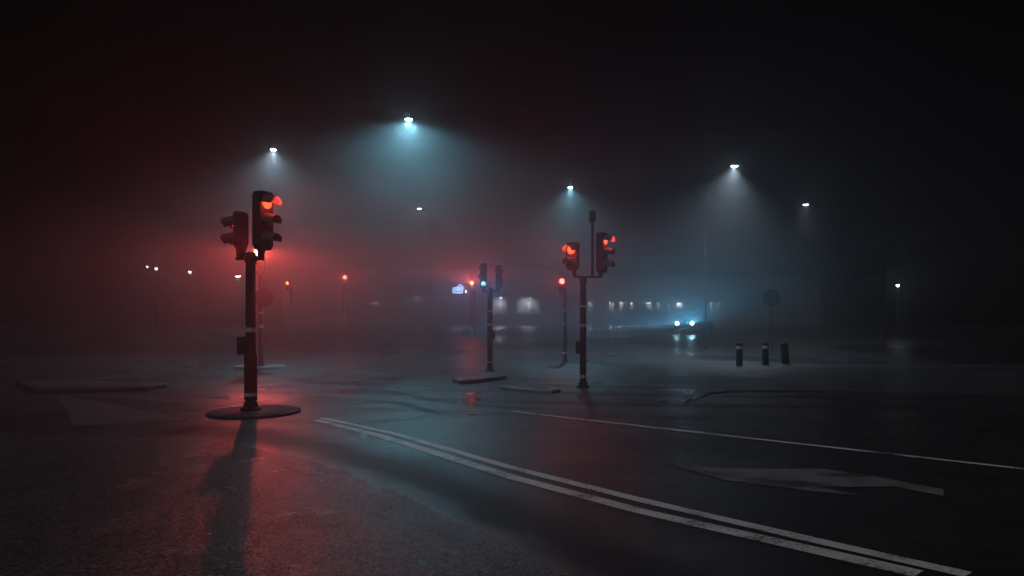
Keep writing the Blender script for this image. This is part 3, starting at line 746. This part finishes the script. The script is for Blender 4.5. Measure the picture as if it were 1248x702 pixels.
# ------------------------------------------------------------------ car
YA = 55.0
ca = thing('car', 'oncoming dark car with two bright blue white headlights, turning through the fog', 'car', ((833-CX)/F*YA+1.2, YA+1.6, zg(YA+1.6)-.0), R(-34))
def car():
    zl = at(834, 394, YA).z - zg(YA+1.6)     # headlight height over the road
    def ring(y, w, z0, z1, z2, wt):
        return [(-w*.9,y,z0),(-w,y,z0+.12),(-w,y,z1),(-wt,y,z2),(0,y,z2+.02),(wt,y,z2),(w,y,z1),(w,y,z0+.12),(w*.9,y,z0),(0,y,z0)]
    body = MB().loft([ring(-2.12,.66,.34,.52,.6,.55), ring(-2.02,.8,.24,.58,.70,.64), ring(-1.7,.87,.2,.66,.80,.70), ring(-1.0,.9,.19,.80,.92,.74), ring(0,.91,.19,.86,.95,.78), ring(1.2,.91,.2,.88,.97,.76), ring(1.9,.87,.24,.86,.95,.7), ring(2.1,.78,.34,.72,.84,.62)]).build('body', 'car_paint', ca)
    def cab(y, w, z): return [(-w,y,z),(w,y,z)]
    MB().loft([[(-.72,-.95,.93),(.72,-.95,.93),(.76,1.75,.95),(-.76,1.75,.95)], [(-.6,-.15,1.38),(.6,-.15,1.38),(.6,1.25,1.38),(-.6,1.25,1.38)]]).build('windows', 'dark_glass', ca, bevel=.03)
    MB().loft([[(-.61,-.2,1.37),(.61,-.2,1.37),(.61,1.3,1.37),(-.61,1.3,1.37)], [(-.5,-.02,1.45),(.5,-.02,1.45),(.5,1.1,1.45),(-.5,1.1,1.45)]]).build('roof', 'car_paint', ca, bevel=.02)
    for sx in (-1,1):
        for wy in (-1.35,1.3):
            wh = MB().lathe([(.2,-.1),(.31,-.1),(.325,-.06),(.325,.06),(.31,.1),(.2,.1)], (sx*.82,wy,.325), 26, 'X').build('wheel', 'rubber', ca)
            MB().lathe([(.2,-.09),(.17,-.1),(.05,-.085),(0,-.085)] if sx < 0 else [(0,.085),(.05,.085),(.17,.1),(.2,.09)], (sx*.82,wy,.325), 20, 'X').build('rim', 'rim_metal', wh)
        hl = MB().lathe([(.12,-.02),(.12,.03),(.09,.06),(0,.075)], (sx*.58,-2.04,zl), 20, 'Y').build('headlight', 'headlight_lens', ca)
        MB().box((sx*.98,-.7,.98), (.16,.1,.12)).build('wing_mirror', 'car_paint', ca, bevel=.02)
        lamp('SPOT', 'headlight_beam', ca, (sx*.58,-2.16,zl), 7000 if sx > 0 else 5000, (.10,.55,1.0), (R(90),0,R(180-25)), 50, 1.0, .06).scale = (1,.4,1)
        wp = Matrix.Translation(ca.location) @ Matrix.Rotation(ca.rotation_euler.z, 4, 'Z') @ Vector((sx*.58,-2.2,zl))
        d = Vector((0,0,EYE)) - wp; az = math.atan2(-d.x, d.y) - ca.rotation_euler.z
        lamp('SPOT', 'headlight_glare', ca, (sx*.58,-2.2,zl), 1250 if sx > 0 else 520, (.10,.58,1.0), (R(92),0,az), 17, 1.0, .06).scale = (1,.35,1)
        lamp('POINT', 'headlight_light', ca, (sx*.58,-2.2,zl), 22 if sx > 0 else 9, (.10,.62,1.0), rad=.08)
    MB().box((0,-2.1,.5), (.8,.06,.16)).build('grille', 'black_plastic', ca, bevel=.01)
    MB().box((0,-2.14,.36), (.52,.02,.11)).build('number_plate', 'shop_white', ca)
    MB().box((0,-2.02,.25), (1.4,.2,.1)).build('bumper', 'black_plastic', ca, bevel=.02)
car()

# ------------------------------------------------------------------ trees
def tree(label, base, h_trunk, tr, cen, rad, n_leaf, seed, lean=0):
    rg = random.Random(seed)
    t = thing('tree', label, 'tree', base, 0)
    MB().tube([(0,0,-.1),(0,0,.12),(.03,0,h_trunk*.5),(.05,.02,h_trunk),(.05,.02,h_trunk+.9)], [tr*1.5,tr*1.05,tr*.9,tr*.75,tr*.5], 12).build('trunk', 'bark', t)
    tw = MB(); lv = MB()
    def branch(p, d, L, r, depth):
        pts = [p]; q = p.copy(); dd = d.copy()
        for i in range(3):
            dd = (dd + Vector((rg.uniform(-.25,.25), rg.uniform(-.25,.25), rg.uniform(-.12,.18)))).normalized()
            q = q + dd*L/3; pts.append(q.copy())
        tw.tube(pts, [r, r*.8, r*.6, r*.4], 5 if depth else 6, cap=False)
        if depth >= 3:
            for i in range(n_leaf):
                c = pts[rg.randint(1,3)] + Vector((rg.gauss(0,.16), rg.gauss(0,.16), rg.gauss(0,.10)))
                u = Vector((rg.gauss(0,1), rg.gauss(0,1), rg.gauss(0,.5))).normalized(); w = u.orthogonal().normalized()
                s_ = rg.uniform(.03,.07)
                lv.bm.faces.new([lv.bm.verts.new(c+v) for v in (u*s_*1.5, w*s_*.6, -u*s_*1.5, -w*s_*.6)])
            return
        for i in range(rg.randint(3,4)):
            nd = (dd + Vector((rg.gauss(0,.75), rg.gauss(0,.75), rg.gauss(.05,.42)))).normalized()
            branch(pts[rg.randint(1,3)], nd, L*rg.uniform(.6,.8), r*.5, depth+1)
    for i in range(7):
        a = 2*math.pi*i/7 + rg.uniform(-.3,.3)
        branch(Vector((.05,.02,h_trunk+rg.uniform(-.1,.9))), Vector((math.cos(a), math.sin(a), rg.uniform(.1,.75))).normalized(), rad*rg.uniform(.5,.7), tr*.42, 0)
    cr = tw.build('branches', 'bark', t)
    lv.build('crown', 'leaf', t, smooth=0)
    return t
yt = 35.5
tree('spreading tree with a thin trunk at the right edge of the street', (wx(1076,yt), yt, zg(yt)), 3.7, .085, None, 2.0, 9, 5)
yt2 = 60.0
tree('faint small tree in the fog on the far left, between the tiny post lamps', (wx(207,yt2), yt2, zg(yt2)), 2.0, .12, None, 3.0, 3, 11)

# ------------------------------------------------------------------ the fog
hz = MB().box((0, 36, 5.1), (292, 140, 12.2)).build('haze', 'rubber', smooth=0)
hm = bpy.data.materials.new('haze'); hm.use_nodes = True; nt = hm.node_tree
nt.nodes.clear()
pv = nt.nodes.new('ShaderNodeVolumePrincipled'); ou = nt.nodes.new('ShaderNodeOutputMaterial')
pv.inputs['Color'].default_value = (.93,.95,.97,1); pv.inputs['Density'].default_value = .014; pv.inputs['Anisotropy'].default_value = .8
nt.links.new(pv.outputs[0], ou.inputs['Volume'])
hz.data.materials.clear(); hz.data.materials.append(hm)
hz['kind'] = 'stuff'

# ------------------------------------------------------------------ night sky
w = bpy.data.worlds.new('World'); SC.world = w; w.use_nodes = True
nt = w.node_tree; bg = nt.nodes['Background']
sky = nt.nodes.new('ShaderNodeTexSky'); sky.sky_type = 'NISHITA'; sky.sun_disc = False
sky.sun_elevation = R(-3); sky.sun_rotation = R(150)
nt.links.new(sky.outputs[0], bg.inputs['Color']); bg.inputs['Strength'].default_value = .0006

# added faint fill sun from behind the camera, brightens the near road and markings
sd = bpy.data.lights.new('sun', 'SUN'); sd.energy = .38; sd.angle = R(14); sd.color = (.93,.95,1.0)
so = bpy.data.objects.new('sun', sd); COL.objects.link(so); so.rotation_euler = (R(32), 0, R(-20))

# ------------------------------------------------------------------ camera
cd = bpy.data.cameras.new('camera'); cam = bpy.data.objects.new('camera', cd); COL.objects.link(cam)
cd.sensor_width = 36; cd.lens = F/1248*36; cd.shift_y = (HY-351)/1248
cd.clip_start = .05; cd.clip_end = 600
cam.location = (0,0,EYE); cam.rotation_euler = (R(90),0,0)
SC.camera = cam

# ------------------------------------------------------------------ render settings
SC.view_settings.view_transform = 'Standard'; SC.view_settings.look = 'None'
SC.view_settings.exposure = 0; SC.view_settings.gamma = 1; SC.view_settings.use_curve_mapping = False
c = SC.cycles
c.max_bounces = 5; c.diffuse_bounces = 1; c.glossy_bounces = 2; c.transmission_bounces = 2; c.transparent_max_bounces = 6; c.volume_bounces = 0
c.use_light_tree = True; c.sample_clamp_indirect = 3.0; c.sample_clamp_direct = 0
c.caustics_reflective = False; c.caustics_refractive = False
c.use_denoising = True; c.denoiser = 'OPENIMAGEDENOISE'; c.denoising_input_passes = 'RGB_ALBEDO_NORMAL'
c.use_adaptive_sampling = False
SC.render.use_persistent_data = False
